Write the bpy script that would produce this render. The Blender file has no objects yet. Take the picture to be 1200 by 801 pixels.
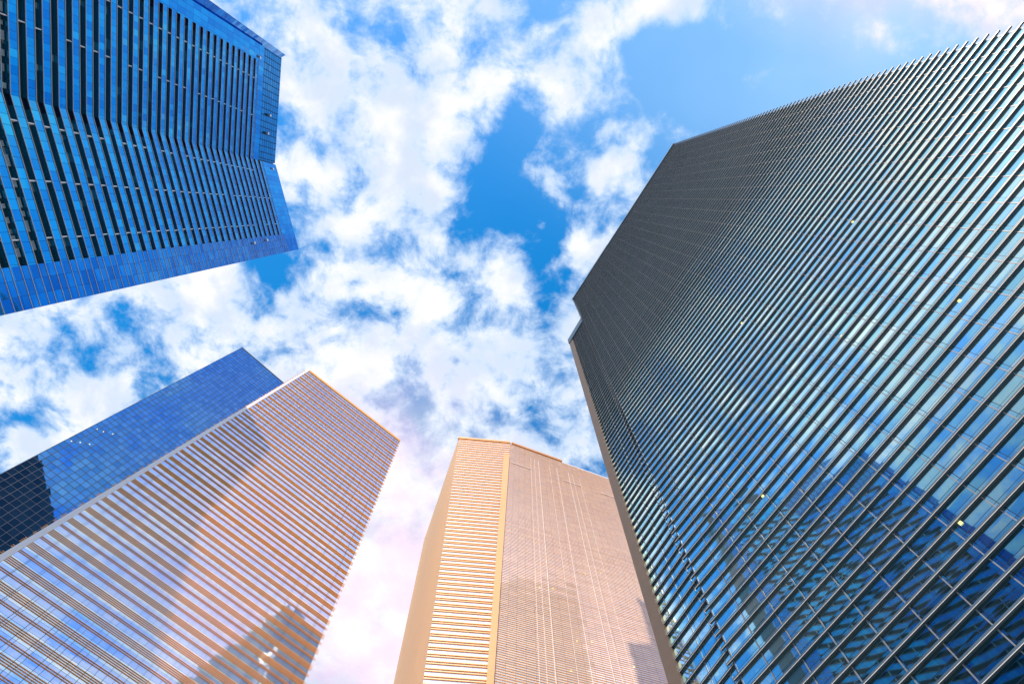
import bpy, math, random
from mathutils import Vector, Matrix
random.seed(7)
S = bpy.context.scene
C = bpy.data.collections.new('street_scene'); S.collection.children.link(C)

# ------------------------------------------------------------------ camera
cam_d = bpy.data.cameras.new('camera'); cam = bpy.data.objects.new('camera', cam_d); C.objects.link(cam)
cam_d.sensor_width = 36.0; cam_d.lens = 36.0 * 700.0 / 1200.0
cam_d.clip_start = 0.1; cam_d.clip_end = 6000
R = Matrix(((1, 0, 0), (0, -0.97254472, -0.23271606), (0, 0.23271606, -0.97254472)))
cam.matrix_world = Matrix.Translation((0, 0, 1.6)) @ R.to_4x4()
S.camera = cam

# ------------------------------------------------------------------ sky, sun, exposure
SUN_DIR = Vector((-0.105, -0.64, 0.74)).normalized()
SUN_EL = math.asin(SUN_DIR.z); SUN_AZ = math.atan2(SUN_DIR.x, SUN_DIR.y)
S.view_settings.view_transform = 'Standard'; S.view_settings.look = 'None'
S.view_settings.exposure = 0.28; S.view_settings.gamma = 1.0
S.view_settings.use_curve_mapping = False

class NT:
    """short hand for building a node tree"""
    def __init__(s, tree): s.t = tree; tree.nodes.clear()
    def n(s, kind, **kw):
        nd = s.t.nodes.new(kind)
        for k, v in kw.items():
            if k.startswith('i_'): nd.inputs[k[2:].replace('_', ' ')].default_value = v
            else: setattr(nd, k, v)
        return nd
    def l(s, a, b): s.t.links.new(a, b)
    def m(s, op, a, b=None, c=None, clamp=False):
        nd = s.t.nodes.new('ShaderNodeMath'); nd.operation = op; nd.use_clamp = clamp
        for i, v in enumerate((a, b, c)):
            if v is None: continue
            if isinstance(v, (int, float)): nd.inputs[i].default_value = v
            else: s.t.links.new(v, nd.inputs[i])
        return nd.outputs[0]
    def v(s, op, a, b=None, sc=None):
        nd = s.t.nodes.new('ShaderNodeVectorMath'); nd.operation = op
        for i, q in enumerate((a, b)):
            if q is None: continue
            if isinstance(q, tuple): nd.inputs[i].default_value = q
            else: s.t.links.new(q, nd.inputs[i])
        if sc is not None:
            if isinstance(sc, (int, float)): nd.inputs['Scale'].default_value = sc
            else: s.t.links.new(sc, nd.inputs['Scale'])
        return nd.outputs['Value'] if op in ('LENGTH', 'DOT_PRODUCT', 'DISTANCE') else nd.outputs['Vector']
    def smooth(s, x, a, b, lo=0.0, hi=1.0):
        nd = s.t.nodes.new('ShaderNodeMapRange'); nd.interpolation_type = 'SMOOTHSTEP'
        s.t.links.new(x, nd.inputs['Value'])
        nd.inputs['From Min'].default_value = a; nd.inputs['From Max'].default_value = b
        nd.inputs['To Min'].default_value = lo; nd.inputs['To Max'].default_value = hi
        return nd.outputs['Result']
    def mix(s, f, a, b, blend='MIX'):
        nd = s.t.nodes.new('ShaderNodeMix'); nd.data_type = 'RGBA'; nd.blend_type = blend
        for i, q in ((0, f), (6, a), (7, b)):
            if isinstance(q, (int, float)): nd.inputs[i].default_value = q
            elif isinstance(q, tuple): nd.inputs[i].default_value = (*q, 1) if len(q) == 3 else q
            else: s.t.links.new(q, nd.inputs[i])
        return nd.outputs[2]

W = bpy.data.worlds.new('World'); S.world = W; W.use_nodes = True
w = NT(W.node_tree)
sky = w.n('ShaderNodeTexSky'); sky.sky_type = 'NISHITA'; sky.sun_disc = False
sky.sun_elevation = SUN_EL; sky.sun_rotation = SUN_AZ
sky.air_density = 1.0; sky.dust_density = 0.3; sky.ozone_density = 2.5
hsv = w.n('ShaderNodeHueSaturation'); hsv.inputs['Hue'].default_value = 0.493
hsv.inputs['Saturation'].default_value = 1.42; hsv.inputs['Value'].default_value = 2.3
w.l(sky.outputs[0], hsv.inputs['Color'])
geo = w.n('ShaderNodeTexCoord')
sep = w.n('ShaderNodeSeparateXYZ'); w.l(geo.outputs['Generated'], sep.inputs[0])
zc = w.m('MAXIMUM', sep.outputs[2], 0.06)
comb = w.n('ShaderNodeCombineXYZ')
w.l(w.m('DIVIDE', sep.outputs[0], zc), comb.inputs[0]); w.l(w.m('DIVIDE', sep.outputs[1], zc), comb.inputs[1])
P = comb.outputs[0]                       # where a ray meets the cloud layer, layer height = 1
def fbm(scale, det, rough, dist=0.0, off=(0, 0, 0)):
    nz = w.n('ShaderNodeTexNoise'); nz.inputs['Scale'].default_value = scale; nz.inputs['Detail'].default_value = det
    nz.inputs['Roughness'].default_value = rough; nz.inputs['Distortion'].default_value = dist
    w.l(w.v('ADD', P, off), nz.inputs['Vector']); return nz
warp = fbm(5.0, 3, 0.55)
wv = w.v('SCALE', w.v('SUBTRACT', warp.outputs['Color'], (0.5, 0.5, 0.5)), None, 0.16)
PW = w.v('ADD', P, wv)
CLOUDS = [(-0.263, -0.221, 0.224, 0.122, 0.5), (-0.175, -0.135, 0.148, 0.14, 0.5), (-0.37, -0.057, 0.096, 0.079, 0.35), (-0.39, -0.269, 0.091, 0.059, 0.5), (-0.052, -0.233, 0.105, 0.072, 0.45), (-0.142, 0.107, 0.185, 0.114, 0.45), (-0.059, 0.223, 0.132, 0.09, 0.5), (-0.256, 0.093, 0.128, 0.085, 0.3), (-0.734, 0.239, 0.294, 0.107, 0.5), (-0.505, 0.164, 0.13, 0.073, 0.45), (-0.852, 0.395, 0.213, 0.099, 0.45), (-0.196, 0.347, 0.211, 0.127, 0.55), (-0.323, 0.239, 0.147, 0.091, 0.35), (0.061, 0.427, 0.184, 0.099, 0.35), (0.151, 0.363, 0.106, 0.128, 0.25), (0.1, 0.135, 0.086, 0.101, 0.25), (0.181, 0.009, 0.084, 0.082, 0.3), (0.162, -0.122, 0.054, 0.102, 0.25), (0.208, -0.275, 0.078, 0.035, 0.35), (0.371, -0.191, 0.093, 0.049, 0.15), (0.689, -0.269, 0.117, 0.06, 0.4), (-0.27, 0.598, 0.206, 0.266, 0.5), (-0.014, 0.051, 0.07, 0.11, -0.3), (0.03, -0.115, 0.07, 0.06, -0.15), (0.266, -0.185, 0.12, 0.074, -0.4), (-0.343, -0.135, 0.054, 0.032, -0.35), (-0.37, 0.107, 0.057, 0.057, -0.4), (0.057, 0.093, 0.043, 0.071, -0.45), (0.132, -0.221, 0.079, 0.049, -0.2), (-0.659, 0.223, 0.044, 0.03, -0.2), (0.461, -0.221, 0.197, 0.085, -0.3), (-0.027, -0.044, 0.062, 0.079, -0.25), (-0.873, 0.272, 0.037, 0.023, -0.3), (-0.61, 0.3, 0.089, 0.031, -0.2),
          (-0.40, -0.62, 0.40, 0.30, 0.45), (.10, -.2, .07, .09, .35), (-.05, -.13, .06, .08, .25), (.10, .0, .05, .05, -.25), (.06, .12, .04, .09, -.3), (.12, -.08, .04, .06, -.2), (-.12, .04, .10, .03, -.25), (.12, .06, .09, .08, .3), (.2, -.09, .05, .1, .25), (.07, .2, .05, .05, .25), (0.74, -0.82, 0.38, 0.42, 0.55), (0.1, -0.75, 0.25, 0.3, 0.25)]
dens = None
for (cx, cy, rx, ry, a) in CLOUDS:
    d = w.v('LENGTH', w.v('MULTIPLY', w.v('SUBTRACT', PW, (cx, cy, 0)), (1 / rx, 1 / ry, 0)))
    g = w.smooth(d, 0.25, 1.55, a, 0.0)
    dens = g if dens is None else w.m('ADD', dens, g)
dens = w.m('MINIMUM', dens, 0.36)
big = fbm(8.0, 10, 0.6, 0.2, (3.1, 1.7, 0))
fine = fbm(17.0, 8, 0.62, 0.5, (7.7, 2.2, 0))
dens = w.m('ADD', dens, w.m('MULTIPLY', w.m('SUBTRACT', big.outputs['Fac'], 0.5), 2.3))
dens = w.m('ADD', dens, w.m('MULTIPLY', w.m('SUBTRACT', fine.outputs['Fac'], 0.5), 1.0))
cover = w.smooth(dens, -0.10, 0.44)
veil = fbm(2.0, 4, 0.5, 0, (1.3, 5.2, 0))
vd = w.smooth(w.v('LENGTH', w.v('MULTIPLY', w.v('SUBTRACT', P, (0.62, -0.33, 0)), (1 / .5, 1 / .38, 0))), 0.1, 1.6, 0.95, 0.0)
vv = w.m('MULTIPLY', vd, w.smooth(veil.outputs['Fac'], 0.2, 0.7, 0.6, 1.0))
shade = fbm(9.0, 6, 0.55, 0.2, (2.0, 9.0, 0))
ccol = w.mix(w.smooth(shade.outputs['Fac'], 0.38, 0.62), (6.0, 6.8, 8.2), (8.6, 8.6, 8.7))
thick = w.smooth(dens, 0.15, 0.6)
ccol = w.mix(thick, (5.6, 7.0, 8.9), ccol)
skyc = w.mix(vv, hsv.outputs['Color'], (3.9, 6.6, 9.6))
skyc = w.mix(cover, skyc, ccol)
# bright rosy white cloud low over the gap between the two orange-tinted towers
rosy = w.smooth(w.v('LENGTH', w.v('MULTIPLY', w.v('SUBTRACT', PW, (-0.26, 0.74, 0)), (1 / .32, 1 / .46, 0))), 0.3, 1.3, 0.93, 0.0)
rosy = w.m('MULTIPLY', rosy, w.smooth(big.outputs['Fac'], 0.2, 0.5, 0.72, 1.0))
skyc = w.mix(rosy, skyc, w.mix(w.smooth(shade.outputs['Fac'], 0.36, 0.64), (8.9, 7.3, 8.6), (9.0, 8.7, 8.9)))
# unseen rosy cloud bank, added so the lower towers' glass mirrors warm light
warm = w.smooth(w.v('LENGTH', w.v('MULTIPLY', w.v('SUBTRACT', PW, (0.66, -0.50, 0)), (1 / .36, 1 / .24, 0))), 0.3, 1.4, 0.9, 0.0)
warm = w.m('MULTIPLY', warm, w.smooth(big.outputs['Fac'], 0.25, 0.5, 0.6, 1.0))
skyc = w.mix(warm, skyc, w.mix(w.smooth(shade.outputs['Fac'], 0.36, 0.64), (10.0, 6.9, 8.0), (10.0, 8.0, 8.4)))
bg = w.n('ShaderNodeBackground'); bg.inputs['Strength'].default_value = 0.1
w.l(skyc, bg.inputs['Color'])
out = w.n('ShaderNodeOutputWorld'); w.l(bg.outputs[0], out.inputs['Surface'])

sd = bpy.data.lights.new('sun', 'SUN'); sd.energy = 5.0; sd.angle = math.radians(0.53); sd.color = (1.0, 0.76, 0.52)
sun = bpy.data.objects.new('sun', sd); C.objects.link(sun)
sun.rotation_euler = SUN_DIR.to_track_quat('Z', 'Y').to_euler(); sun.location = (0, 0, 500)

S.cycles.sample_clamp_indirect = 2.5; S.cycles.max_bounces = 6; S.cycles.glossy_bounces = 4; S.cycles.diffuse_bounces = 3
S.cycles.transparent_max_bounces = 4
S.cycles.use_denoising = True; S.cycles.caustics_reflective = False; S.cycles.caustics_refractive = False

# ------------------------------------------------------------------ materials
def mat(name):
    m = bpy.data.materials.new(name); m.use_nodes = True; return m, NT(m.node_tree)

def paint(name, col, rough=0.5, metal=0.0, vary=0.18, scale=0.6, spec=0.4):
    m, t = mat(name)
    tc = t.n('ShaderNodeTexCoord')
    nz = t.n('ShaderNodeTexNoise'); nz.inputs['Scale'].default_value = scale; nz.inputs['Detail'].default_value = 5
    t.l(tc.outputs['Object'], nz.inputs['Vector'])
    c = t.mix(nz.outputs['Fac'], tuple(x * (1 - vary) for x in col), tuple(min(1, x * (1 + vary)) for x in col))
    b = t.n('ShaderNodeBsdfPrincipled'); t.l(c, b.inputs['Base Color'])
    b.inputs['Metallic'].default_value = metal; b.inputs['Specular IOR Level'].default_value = spec
    t.l(t.m('ADD', t.m('MULTIPLY', nz.outputs['Fac'], 0.2), rough - 0.1), b.inputs['Roughness'])
    o = t.n('ShaderNodeOutputMaterial'); t.l(b.outputs[0], o.inputs['Surface']); return m

def glass(name, tints, pw, ph, tilt=0.02, wob=0.02, wscale=0.35, rough=0.03, metal=0.9, joint=0.04, jcol=(0.02, 0.03, 0.05),
          off=0.0, facing=None, rowmod=0, rowtint=None, diff=None, dark=0.0):
    """coated curtain wall glass; UVs are metres along the face and metres up.  Each pane has its own tint and its own slight tilt."""
    m, t = mat(name)
    uv = t.n('ShaderNodeUVMap'); uv.uv_map = 'UVMap'
    s = t.n('ShaderNodeSeparateXYZ'); t.l(uv.outputs[0], s.inputs[0])
    U = t.m('DIVIDE', s.outputs[0], pw); V = t.m('DIVIDE', t.m('ADD', s.outputs[1], off), ph)
    fu = t.m('FLOOR', U); fv = t.m('FLOOR', V)
    cid = t.n('ShaderNodeCombineXYZ'); t.l(fu, cid.inputs[0]); t.l(fv, cid.inputs[1])
    wn = t.n('ShaderNodeTexWhiteNoise'); wn.noise_dimensions = '3D'; t.l(cid.outputs[0], wn.inputs['Vector'])
    r1 = wn.outputs['Value']
    ramp = t.n('ShaderNodeValToRGB'); ramp.color_ramp.interpolation = 'LINEAR'
    els = ramp.color_ramp.elements
    for i, c in enumerate(tints):
        e = els[i] if i < 2 else els.new(0.5)
        e.position = i / max(1, len(tints) - 1); e.color = (*c, 1)
    t.l(r1, ramp.inputs[0]); col = ramp.outputs[0]
    if rowmod:
        rowf = t.m('MODULO', t.m('ADD', fv, 1000), rowmod)
        col = t.mix(t.m('LESS_THAN', rowf, 0.5), col, rowtint)
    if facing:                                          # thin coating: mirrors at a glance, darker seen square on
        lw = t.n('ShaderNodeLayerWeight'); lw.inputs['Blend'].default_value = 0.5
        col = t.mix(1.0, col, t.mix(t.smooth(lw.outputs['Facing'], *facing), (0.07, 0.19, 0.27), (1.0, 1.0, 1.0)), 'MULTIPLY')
    # joints between panes
    ju = t.m('LESS_THAN', t.m('MULTIPLY', t.m('FRACT', U), pw), joint)
    jv = t.m('LESS_THAN', t.m('MULTIPLY', t.m('FRACT', V), ph), joint)
    j = t.m('MAXIMUM', ju, jv)
    col = t.mix(j, col, jcol)
    g = t.n('ShaderNodeNewGeometry')
    nz = t.n('ShaderNodeTexNoise'); nz.inputs['Scale'].default_value = wscale; nz.inputs['Detail'].default_value = 2
    t.l(t.v('ADD', g.outputs['Position'], t.v('SCALE', wn.outputs['Color'], None, 30.0)), nz.inputs['Vector'])
    a = t.v('SCALE', t.v('SUBTRACT', wn.outputs['Color'], (.5, .5, .5)), None, tilt)
    b_ = t.v('SCALE', t.v('SUBTRACT', nz.outputs['Color'], (.5, .5, .5)), None, wob)
    nn = t.v('NORMALIZE', t.v('ADD', g.outputs['Normal'], t.v('ADD', a, b_)))
    b = t.n('ShaderNodeBsdfPrincipled'); t.l(col, b.inputs['Base Color'])
    b.inputs['Metallic'].default_value = metal
    t.l(t.m('ADD', t.m('MULTIPLY', j, 0.5), rough), b.inputs['Roughness'])
    t.l(nn, b.inputs['Normal'])
    o = t.n('ShaderNodeOutputMaterial'); t.l(b.outputs[0], o.inputs['Surface']); return m

M = dict(
    slate=paint('slate_aluminium', (0.05, 0.10, 0.16), 0.45, 0.0, 0.35, 0.25),
    slate_edge=paint('bare_aluminium_edge', (0.70, 0.69, 0.70), 0.4, 0.0, 0.05),
    flare_orange=paint('flare_orange_aluminium', (0.88, 0.40, 0.10), 0.45, 0.0, 0.15),  # orange flare glow put evenly into the louvre colour
    flare_amber=paint('flare_amber_metal', (0.95, 0.50, 0.19), 0.45, 0.0, 0.12),  # warm wash of the flare carried by the louvre colour
    flare_amber_panel=paint('flare_amber_panel', (0.97, 0.58, 0.28), 0.5, 0.0, 0.10, 0.15),  # end wall colour holds the same painted flare glow
    pilaster=paint('flare_tint_trim', (0.58, 0.27, 0.10), 0.45, 0.0, 0.10, 0.15),  # deeper shade of that painted warm wash, for pilaster and copings
    umber=paint('umber_panel', (0.13, 0.10, 0.08), 0.55, 0.0, 0.2),
    pale=paint('pale_metal', (0.82, 0.80, 0.84), 0.45, 0.0, 0.05),
    pale_dull=paint('brushed_mullion', (0.20, 0.22, 0.25), 0.5, 0.3, 0.1),
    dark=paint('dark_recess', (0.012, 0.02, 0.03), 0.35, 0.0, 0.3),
    trim1=paint('blue_grey_trim', (0.40, 0.45, 0.52), 0.45, 0.0, 0.1),
    blind=paint('roller_blind', (0.16, 0.2, 0.25), 0.7, 0.0, 0.3),
    greybox=paint('grey_plant_louvre', (0.22, 0.26, 0.3), 0.5, 0.0, 0.2),
    roofm=paint('roof_membrane', (0.25, 0.25, 0.25), 0.9, 0.0, 0.2),
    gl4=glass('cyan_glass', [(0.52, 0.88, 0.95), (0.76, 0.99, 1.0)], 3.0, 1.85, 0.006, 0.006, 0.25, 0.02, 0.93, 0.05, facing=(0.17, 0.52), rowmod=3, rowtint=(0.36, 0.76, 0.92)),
    gl2=glass('pale_blue_glass', [(0.68, 0.85, 1.0), (0.85, 0.94, 1.0)], 2.6, 2.46, 0.010, 0.008, 0.3, 0.03, 0.72, 0.05, rowmod=2, rowtint=(0.52, 0.66, 1.0)),
    gl3=glass('warm_white_glass', [(0.80, 0.80, 0.92), (0.92, 0.90, 0.96)], 2.2, 2.2, 0.014, 0.02, 0.3, 0.05, 0.38, 0.04),
    gl1=glass('royal_blue_glass', [(0.003, 0.29, 0.70), (0.01, 0.47, 0.86)], 1.65, 4.0, 0.035, 0.02, 0.3, 0.05, 0.85, 0.06, (0.01, 0.05, 0.15)),
    gl1c=glass('crown_blue_glass', [(0.02, 0.27, 0.52), (0.03, 0.36, 0.66)], 2.2, 2.0, 0.03, 0.02, 0.3, 0.06, 0.8, 0.32, (0.01, 0.05, 0.13)),
    gl1p=glass('pier_blue_glass', [(0.004, 0.17, 0.55), (0.01, 0.31, 0.78)], 2.4, 2.0, 0.03, 0.02, 0.3, 0.05, 0.85, 0.05, (0.01, 0.05, 0.15)),
    gl5=glass('deep_blue_glass', [(0.04, 0.20, 0.55), (0.08, 0.29, 0.68)], 2.2, 2.6, 0.008, 0.012, 0.2, 0.02, 0.95, 0.03, (0.01, 0.03, 0.08)),
    frame5=paint('dark_mullion', (0.02, 0.05, 0.11), 0.4),
)
def lampmat():
    m, t = mat('warm_lamp'); e = t.n('ShaderNodeEmission'); e.inputs[0].default_value = (1, .86, .35, 1); e.inputs[1].default_value = 1.3
    o = t.n('ShaderNodeOutputMaterial'); t.l(e.outputs[0], o.inputs[0]); return m
M['lamp'] = lampmat()

# ------------------------------------------------------------------ mesh helpers
class MB:
    def __init__(s): s.v = []; s.f = []; s.uv = []; s.mi = []
    def quad(s, a, b, c, d, uv=None, mi=0):
        i = len(s.v); s.v += [tuple(a), tuple(b), tuple(c), tuple(d)]; s.f.append((i, i + 1, i + 2, i + 3))
        s.uv += list(uv) if uv else [(0, 0), (1, 0), (1, 1), (0, 1)]; s.mi.append(mi)
    def poly(s, pts, mi=0):
        i = len(s.v); s.v += [tuple(p) for p in pts]; s.f.append(tuple(range(i, i + len(pts))))
        s.uv += [(p[0], p[1]) for p in pts]; s.mi.append(mi)
    def box8(s, p, mis=(0,) * 6, uvs=None):
        """p: four points underneath (inner a, inner b, outer b, outer a), then the same four on top; faces under, top, front, back, ends"""
        i = len(s.v); s.v += [tuple(q) for q in p]
        fs = [(0, 1, 2, 3), (7, 6, 5, 4), (3, 2, 6, 7), (1, 0, 4, 5), (2, 1, 5, 6), (0, 3, 7, 4)]
        for k, f in enumerate(fs):
            s.f.append(tuple(i + q for q in f)); s.mi.append(mis[k])
            s.uv += uvs if (uvs and k == 2) else [(0, 0), (1, 0), (1, 1), (0, 1)]
    def build(s, name, mats, parent=None, recalc=True):
        me = bpy.data.meshes.new(name); me.from_pydata(s.v, [], s.f)
        for m in (mats if isinstance(mats, (list, tuple)) else [mats]): me.materials.append(m)
        lay = me.uv_layers.new(name='UVMap')
        for i, u in enumerate(s.uv): lay.data[i].uv = u
        me.polygons.foreach_set('material_index', s.mi); me.update()
        o = bpy.data.objects.new(name, me); C.objects.link(o)
        if parent is not None: o.parent = parent
        return o

def tower(label, base):
    o = bpy.data.objects.new('office_tower', None); C.objects.link(o)
    o.empty_display_size = 5; o['label'] = label; o['category'] = 'skyscraper'; o['group'] = 'office towers round the plaza'
    return o

class Edge:
    """one vertical corner of a tower: its roof point and its foot"""
    def __init__(s, T, B): s.T = Vector(T); s.B = Vector(B)
    def at(s, z): return s.T + (s.B - s.T) * ((s.T.z - z) / s.T.z)
    def shift(s, v, h=None):
        e = Edge(s.T + Vector((v[0], v[1], 0)), s.B + Vector((v[0], v[1], 0)))
        return e if h is None else Edge(e.at(h), e.B)
    def cut(s, h): return Edge(s.at(h), s.B)

class Face:
    def __init__(s, a, b, toward=(0, 0)):
        s.a, s.b = a, b
        d = (b.T - a.T); d.z = 0; s.w = d.length
        n = Vector((d.y, -d.x, 0)).normalized()
        if n.dot(Vector((toward[0], toward[1], 0)) - a.T) < 0: n = -n
        s.n = n; s.H = min(a.T.z, b.T.z)
    def p(s, u, z, out=0.0):
        q = s.a.at(z).lerp(s.b.at(z), u); q = q + s.n * out; q.z = z; return q
    def wall(s, mb, z0, z1, u0=0.0, u1=1.0, out=0.0, mi=0, v0=None):
        mb.quad(s.p(u0, z0, out), s.p(u1, z0, out), s.p(u1, z1, out), s.p(u0, z1, out),
                [(u0 * s.w, z0), (u1 * s.w, z0), (u1 * s.w, z1), (u0 * s.w, z1)], mi)
    def bar(s, mb, z0, z1, u0, u1, o0, o1, mis=(0,) * 6):
        n = max(1, int((z1 - z0) / 8))
        for k in range(n):
            s.bar1(mb, z0 + (z1 - z0) * k / n, z0 + (z1 - z0) * (k + 1) / n, u0, u1, o0, o1, mis)
    def bar1(s, mb, z0, z1, u0, u1, o0, o1, mis):
        """a solid bar on the face between heights z0 and z1, reaching from o0 to o1 in front of the wall"""
        P = [s.p(u0, z0, o0), s.p(u1, z0, o0), s.p(u1, z0, o1), s.p(u0, z0, o1),
             s.p(u0, z1, o0), s.p(u1, z1, o0), s.p(u1, z1, o1), s.p(u0, z1, o1)]
        mb.box8(P, mis, [(u0 * s.w, z0), (u1 * s.w, z0), (u1 * s.w, z1), (u0 * s.w, z1)])
    def post(s, mb, u, wdt, z0, z1, o0, o1):
        h = wdt / s.w / 2; s.bar(mb, z0, z1, u - h, u + h, o0, o1)

def lamps(f, spots, parent, sz=0.22):
    for u, z in spots:
        mb = MB(); f.bar(mb, z, z + sz, u, u + sz / f.w, 0.012, 0.09); mb.build('downlight', M['lamp'], parent)

def body(edges, H, mats, parent, sides, name='curtain_wall', zbase=0.0):
    """closed shell of a tower; sides gives a material index for each wall"""
    mb = MB(); n = len(edges)
    cx = sum((e.T for e in edges), Vector()) / n
    for i in range(n):
        a, b = edges[i], edges[(i + 1) % n]
        f = Face(a, b, (0, 0)); L = f.w
        q = 64                                          # storey-high strips: the walls lean a little, so they are not flat
        for k in range(q):
            z0 = zbase + (H - zbase) * k / q; z1 = zbase + (H - zbase) * (k + 1) / q
            mb.quad(a.at(z0), b.at(z0), b.at(z1), a.at(z1), [(0, z0), (L, z0), (L, z1), (0, z1)], sides[i])
    o = mb.build(name, mats, parent)
    rb = MB(); rb.poly([e.at(H - 0.4) for e in edges]); rb.build('roof', M['roofm'], parent)
    return o

def fill_largest(items, cap, name, mats, parent):
    """items: (size, function that draws into a mesh).  The cap largest become parts, the rest one part."""
    items = sorted(items, key=lambda q: -q[0])
    for sz, fn in items[:cap]:
        mb = MB(); fn(mb); mb.build(name, mats, parent)
    if len(items) > cap:
        mb = MB()
        for sz, fn in items[cap:]: fn(mb)
        o = mb.build(name, mats, parent); o['kind'] = 'stuff'

# ------------------------------------------------------------------ ground
def ground():
    m, t = mat('granite_paving')
    tc = t.n('ShaderNodeTexCoord')
    br = t.n('ShaderNodeTexBrick'); br.inputs['Scale'].default_value = 1.0
    br.inputs['Brick Width'].default_value = 1.2; br.inputs['Row Height'].default_value = 0.6; br.inputs['Mortar Size'].default_value = 0.01
    br.inputs['Color1'].default_value = (.42, .40, .37, 1); br.inputs['Color2'].default_value = (.36, .34, .32, 1); br.inputs['Mortar'].default_value = (.12, .12, .12, 1)
    t.l(tc.outputs['Object'], br.inputs['Vector'])
    b = t.n('ShaderNodeBsdfPrincipled'); t.l(br.outputs['Color'], b.inputs['Base Color']); b.inputs['Roughness'].default_value = .7
    o = t.n('ShaderNodeOutputMaterial'); t.l(b.outputs[0], o.inputs[0])
    mb = MB(); r = 900
    mb.quad((-r, -r, 0), (r, -r, 0), (r, r, 0), (-r, r, 0))
    g = mb.build('ground', m); g['kind'] = 'structure'
ground()

# ------------------------------------------------------------------ tower on the right: slate sun louvres in front of cyan glass
def right_tower():
    H = 245.0
    A = Edge((25.49, 40.17, H), (19.58, 42.87, 0)); B = Edge((62.97, -20.31, H), (62.88, -20.59, 0))
    n = Vector((-0.85, -0.5268, 0)); back = -n * 46
    t = tower('dark slate tower filling the right side, with horizontal louvres over cyan glass', A.B)
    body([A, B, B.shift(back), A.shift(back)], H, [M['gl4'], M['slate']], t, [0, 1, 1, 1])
    f = Face(A, B); items = []
    s = 1.85; k = 0; z = 3.0
    while z < H - 0.3:
        def fn(mb, z=z):
            f.bar(mb, z, z + 0.23, -0.5 / f.w, 1 + 0.75 / f.w, 0.01, 0.242, (0, 0, 0, 0, 0, 0))
            f.bar(mb, z - .01, z + 0.03, -0.5 / f.w, 1 + 0.75 / f.w, 0.245, 0.265, (1,) * 6)
        items.append((1000 - abs(z - 45), fn)); z += s
    # lower wing set back one metre at the left end
    h2 = 211.5
    Q = Edge((20.94, 49.41, h2), (16.2, 51.2, 0))
    Sx = A.shift(back / 46, h2); Sx2 = B.shift(back / 46, h2)
    inn = Edge(Sx.T.lerp(Sx2.T, 0.03), Sx.B.lerp(Sx2.B, 0.03))
    g = Face(inn, Q)
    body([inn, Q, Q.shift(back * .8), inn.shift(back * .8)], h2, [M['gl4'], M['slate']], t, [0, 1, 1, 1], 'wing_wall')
    u0 = 0.0; pier = 1 - 1.5 / g.w
    z = 3.9
    while z < h2 - 5.5:
        def fn(mb, z=z):
            g.bar(mb, z, z + 0.23, 0.0, pier + 0.02, 0.01, 0.242, (0, 0, 0, 0, 0, 0))
            g.bar(mb, z - .01, z + 0.03, 0.0, pier + 0.02, 0.245, 0.265, (1,) * 6)
        items.append((500 - z, fn)); z += s
    fill_largest(items, 100, 'louvre', [M['slate'], M['slate_edge']], t)
    mb = MB(); g.bar(mb, h2 - 5.2, h2 + 0.3, 0.0, 1 + 0.5 / g.w, 0.0, 0.7); mb.build('parapet', M['slate'], t)
    mb = MB(); g.bar(mb, 0.0, h2 - 5.2, pier, 1 + 0.4 / g.w, -0.1, 0.45); mb.build('corner_pier', M['umber'], t)
    mb = MB(); f.bar(mb, H - 0.2, H + 0.9, -0.5 / f.w, 1 + .5 / f.w, -1.0, 0.6); mb.build('coping', M['slate'], t)
    mb = MB(); f.bar(mb, H + 0.9, H + 1.9, 0.16, 0.36, -1.0, 0.55); mb.build('roof_screen', M['slate'], t)
    nm = 24
    for i in range(nm + 1):
        mb = MB(); f.post(mb, min(max(i / nm, .002), .998), 0.09, 0.5, H - 3, 0.0, 0.045); mb.build('mullion', M['pale_dull'], t)
    for i in range(4):
        mb = MB(); g.post(mb, 0.12 + i * 0.22, 0.09, 0.5, h2 - 6, 0.0, 0.045); mb.build('mullion', M['pale_dull'], t)
    lamps(f, [(.30, 41.5), (.345, 38.2), (.16, 62), (.42, 70), (.52, 58), (.22, 30), (.62, 86), (.36, 95)], t, .26)
    return t, f
T4, F4 = right_tower()

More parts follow.
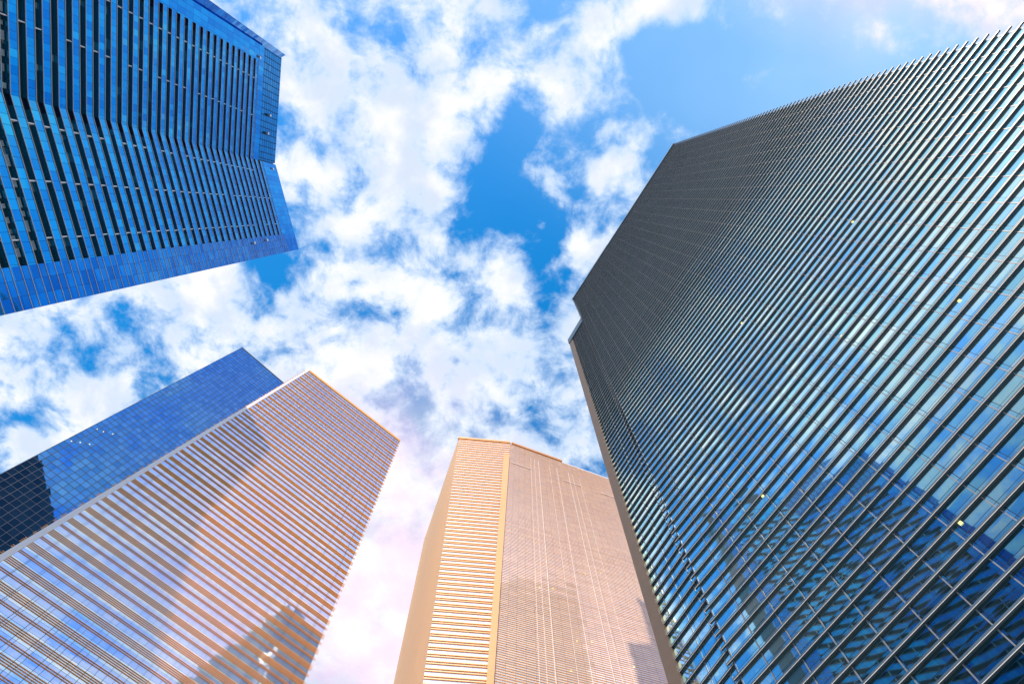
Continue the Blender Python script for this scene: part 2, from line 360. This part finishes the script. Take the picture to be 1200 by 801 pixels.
# ------------------------------------------------------------------ tower at the lower left: clusters of louvres tinted with flare glow, on pale blue glass
def left_louvre_tower():
    H = 245.0
    A = Edge((-86.44, 70.70, H), (-94.61, 57.23, 0)); B = Edge((-49.14, 102.65, H), (-43.51, 104.98, 0))
    f = Face(A, B); back = -f.n * 25
    t = tower('flare-tinted orange louvred tower at the lower left with a pale corner strip on its left edge', A.B)
    body([A, B, B.shift(back), A.shift(back)], H, [M['gl2'], M['pale']], t, [0, 0, 1, 1])
    items = []; s = 4.92; z = 97.3 % s
    while z < H - 1.5:
        def four(mb, z=z):
            for j in range(4):
                q = z - 0.7 + j * 0.42
                f.bar(mb, q, q + 0.085, -0.9 / f.w, 1 + 0.5 / f.w, 0.01, 0.13)
        def two(mb, z=z):
            for j in range(2):
                q = z + 2.35 + j * 0.42
                f.bar(mb, q, q + 0.085, -0.9 / f.w, 1 + 0.5 / f.w, 0.01, 0.13)
        items.append((500 - abs(z - 110), four))
        if z < H - 4: items.append((499 - abs(z - 110), two))
        z += s
    fill_largest(items, 100, 'louvre_cluster', M['flare_orange'], t)
    mb = MB(); f.bar(mb, 0, H + 0.6, -0.55 / f.w, 0.35 / f.w, -0.6, 0.16); mb.build('corner_strip', M['pale'], t)
    mb = MB(); f.bar(mb, H - 0.5, H + 1.0, 0.36 / f.w, 1 + .3 / f.w, -0.8, 0.3); mb.build('coping', M['flare_orange'], t)
    n = 20
    for i in range(1, n):
        mb = MB(); f.post(mb, i / n, 0.06, 0.5, H - 1, 0.0, 0.05); mb.build('mullion', M['frame5'], t)
    lamps(f, [(.06 + .045 * i + random.uniform(-.01, .01), z) for z in (203.6, 213.4, 223.3) for i in range(11)] + [(.3 + .06 * i, 139.5) for i in range(7)], t, .3)
    return t, f
T2, F2 = left_louvre_tower()

# ------------------------------------------------------------------ tower at the bottom centre: flare-tinted louvres, blank end wall
def centre_tower():
    H = 245.0
    a = Edge((-39.99, 150.66, H), (-34.16, 151.97, 0)); b = Edge((-23.24, 101.45, H), (-16.17, 102.57, 0))
    c = Edge((-0.75, 103.64, H), (-6.77, 103.25, 0)); d = Edge((42.73, 120.26, H), (50.41, 116.95, 0))
    t = tower('flare-tinted orange tower at the bottom centre with a blank end wall and fine louvres', b.B)
    body([a, b, c, d, d.shift((16, 42)), a.shift((30, 30))], H, [M['flare_amber_panel'], M['gl3'], M['flare_amber']], t, [0, 1, 1, 2, 2, 2])
    f1 = Face(b, c); f2 = Face(c, d); items = []
    z = 1.6; s = 2.2
    while z < H - 0.8:
        def fn(mb, z=z):
            for j in (0, .72):
                f1.bar(mb, z + j, z + j + .24, 0.0, 1 - .9 / f1.w if z < H - 16 else 1.0, .01, .2)
        items.append((300 - abs(z - 125), fn)); z += s
    fill_largest(items, 100, 'louvre_pair', M['flare_amber'], t)
    items = []; z = 0.8; s = 0.75
    while z < H - 0.5:
        if not (H - 12.4 < z < H - 11.8):
            def fn(mb, z=z): f2.bar(mb, z, z + .11, 0.0, 1, .01, .11)
            items.append((300 - abs(z - 140), fn))
        z += s
    fill_largest(items, 100, 'louvre', M['flare_amber'], t)
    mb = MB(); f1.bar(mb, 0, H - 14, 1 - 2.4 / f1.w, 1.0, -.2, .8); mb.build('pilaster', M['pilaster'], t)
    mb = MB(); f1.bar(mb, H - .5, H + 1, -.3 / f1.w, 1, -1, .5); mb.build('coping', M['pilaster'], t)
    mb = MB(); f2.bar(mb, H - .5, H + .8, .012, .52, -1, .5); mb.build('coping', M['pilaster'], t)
    for i, (u, wd, tp) in enumerate([(.20, .16, 8), (.235, .16, 8.6), (.275, .28, 9), (.38, .14, 9.5), (.45, .2, 9.5), (.56, .26, 10), (.60, .14, 10.5), (.66, .12, 11.5)]):
        mb = MB(); f2.post(mb, u, wd * .45, 0.5, H - tp, .14, .22); mb.build('guide_rail', M['pale'], t)
    for (u0, u1) in [(.02, .21), (.50, .66), (.84, .99)]:
        mb = MB(); f2.bar(mb, H - 19.4, H - 19.1, u0, u1, .14, .26); mb.build('ledge', M['pale'], t)
    lamps(f2, [(.22, 150), (.30, 151), (.52, 163), (.63, 166), (.40, 132), (.48, 133), (.35, 121), (.68, 128)], t, .35)
    return t
T3 = centre_tower()

# ------------------------------------------------------------------ tower at the upper left: royal blue spandrels, dark window bands, folded front
def blue_tower():
    H = 245.0
    r = Edge((-85.0, -52.41, H), (-81.32, -57.6, 0)); a = Edge((-86.39, -51.22, H), (-84.84, -53.66, 0))
    c = Edge((-92.48, -12.99, H), (-89.74, -23.47, 0)); b = Edge((-86.19, 19.78, H), (-86.41, 18.74, 0))
    t = tower('royal blue glass tower at the upper left with a folded front and dark window bands', c.B)
    dr = Vector((r.T - a.T)); dr.z = 0
    rb = Edge(r.T + Vector((-30, -14, 0)), r.B + Vector((-30, -14, 0)))
    fA = Face(a, c); fB = Face(c, b)
    rec = 0.9
    inn = lambda e, v: e.shift(v)
    back = Vector((-44, 0, 0))
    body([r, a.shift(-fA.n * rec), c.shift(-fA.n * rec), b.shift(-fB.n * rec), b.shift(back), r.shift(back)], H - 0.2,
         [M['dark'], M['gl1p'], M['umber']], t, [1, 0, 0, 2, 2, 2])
    cb = [Edge(Vector((x, y, 300)), Vector((x, y, 0))) for x, y in ((-121, 18), (-121, -14), (-134, -14), (-134, 18))]
    body(cb, 300, [M['dark']], t, [0, 0, 0, 0], 'reflection_block', 246)  # unseen block, added to give the deep blue tower a dark reflection
    s = 4.0; z0 = 103.64 % s; op = 1.8                # window opening and floor height
    # solid glazed border of each face
    uA0, uA1 = 0.14, 1.0; uB0, uB1 = 0.0, 0.80
    HA = H - 17.0; topA = HA - 4.0; topB = H - 13.0
    mb = MB()
    fA.bar(mb, 0, HA, 0.0, uA0, -rec, 0.02); mb.build('pier', M['gl1'], t)
    mb = MB(); fB.bar(mb, 0, H, uB1, 1.0, -rec, 0.02); mb.build('pier', M['gl1p'], t)
    mb = MB(); fA.bar(mb, topA, HA, uA0, 1.0, -rec, 0.02); mb.build('parapet', M['gl1'], t)
    mb = MB(); fB.bar(mb, topB, H, 0.0, uB1, -rec, 0.02); mb.build('parapet', M['gl1'], t)
    mb = MB(); fA.bar(mb, HA, H + 0.5, -0.01, 0.99, -rec, -0.5); mb.build('crown', M['gl1c'], t)
    floors = []
    z = z0
    while z < topB + 1:
        floors.append(z); z += s
    ticksA = [.30, .62]; ticksB = [.12, .40, .68]
    for i, z in enumerate(floors):                      # z = underside of the window opening, spandrel below it
        zs0, zs1 = z - (s - op), z
        if zs0 < 0: continue
        for f, u0, u1, top, ticks in ((fA, uA0, 1.0, topA, ticksA), (fB, 0.0, uB1, topB, ticksB)):
            if zs0 > top: continue
            e1 = min(zs1, top)
            mb = MB(); f.bar(mb, zs0, e1, u0, u1, -rec, 0.0)
            sp = mb.build('spandrel', M['gl1'], t)
            tb = MB()
            f.bar(tb, zs0 - .02, zs0 + .10, u0, u1, 0.002, 0.10)
            f.bar(tb, e1 - .10, e1 + .02, u0, u1, 0.002, 0.10)
            tb.build('trim', M['trim1'], sp)
            if e1 + op > top: continue
            for u in ticks:
                if random.random() < .86:
                    tk = MB(); f.post(tk, u + random.uniform(-.002, .002), .18, e1 + .03, e1 + op - .03, -rec, -0.1); tk.build('divider', M['pale'], sp)
            for q in range(3):
                if z > 85 and random.random() < .42:
                    x = random.uniform(u0 + .02, u1 - .07); wd = random.uniform(.018, .06); dz = random.uniform(.3, op - .3)
                    tk = MB(); f.bar(tk, e1 + op - .05 - dz, e1 + op - .05, x, x + wd, -rec + .02, -rec + .08); tk.build('blind', M['blind'], sp)
            if i in (27, 28) and f is fA or i in (26, 27) and f is fB:
                x = u0 + .05
                while x < u1 - .05:
                    wd = random.uniform(.02, .06)
                    tk = MB(); f.bar(tk, e1 + .05, e1 + op - .25, x, x + wd, -rec + .02, -rec + random.uniform(.2, .5)); tk.build('plant_louvre', M['greybox'], sp)
                    x += wd + random.uniform(.015, .06)
    # vertical strips on the solid end of the folded face
    for i, z in enumerate(floors):
        for zz in (z, z + op):
            if 40 < zz < H - 2:
                mb = MB(); fB.bar(mb, zz - .06, zz + .06, uB1, 1.0, .022, .10); mb.build('pier_trim', M['trim1'], t)
    for (f, u, z) in [(fA, .10, 222), (fA, .55, 234), (fA, .72, 233), (fB, .05, 238), (fB, .84, 203), (fB, .83, 214)]:
        mb = MB(); f.bar(mb, z, z + 2.2, u, u + .02, .02, .12); f.bar(mb, z + 2.2, z + 3.4, u, u + .02, .02, .2, (1,) * 6); mb.build('vent_window', [M['dark'], M['pale']], t)
    return t
T1 = blue_tower()

# ------------------------------------------------------------------ glass tower behind the lower left one
def glass_tower():
    H = 320.0
    A = Edge((-148.59, 79.32, H), (-150.03, 76.49, 0)); d = Vector((-128.32 + 148.59, 98.91 - 79.32, 0)).normalized()
    B = Edge(A.T + d * 62, A.B + d * 62)
    f = Face(A, B); back = -f.n * 40
    t = tower('plain deep blue mirror glass tower rising behind the orange louvred tower', A.B)
    body([A, B, B.shift(back), A.shift(back)], H, [M['gl5']], t, [0, 0, 0, 0])
    z = 2.6; items = []
    while z < H:
        def fn(mb, z=z): f.bar(mb, z, z + .12, 0, 1, .005, .06)
        items.append((z, fn)); z += 2.6
    fill_largest(items, 90, 'transom', M['frame5'], t)
    for i in range(0, 29):
        mb = MB(); f.post(mb, min(max(i / 28, .002), .998), .13, 1, H, .0, .12); mb.build('mullion', M['frame5'], t)
    mb = MB(); f.bar(mb, H - .3, H + .8, 0, 1, -.6, .1); mb.build('coping', M['frame5'], t)
    lamps(f, [(.02, 189), (.05, 191), (.085, 193), (.03, 201), (.06, 202), (.10, 204)], t, .34)  # lights of a mirrored building, put on the glass as glowing dots
    return t
T5 = glass_tower()
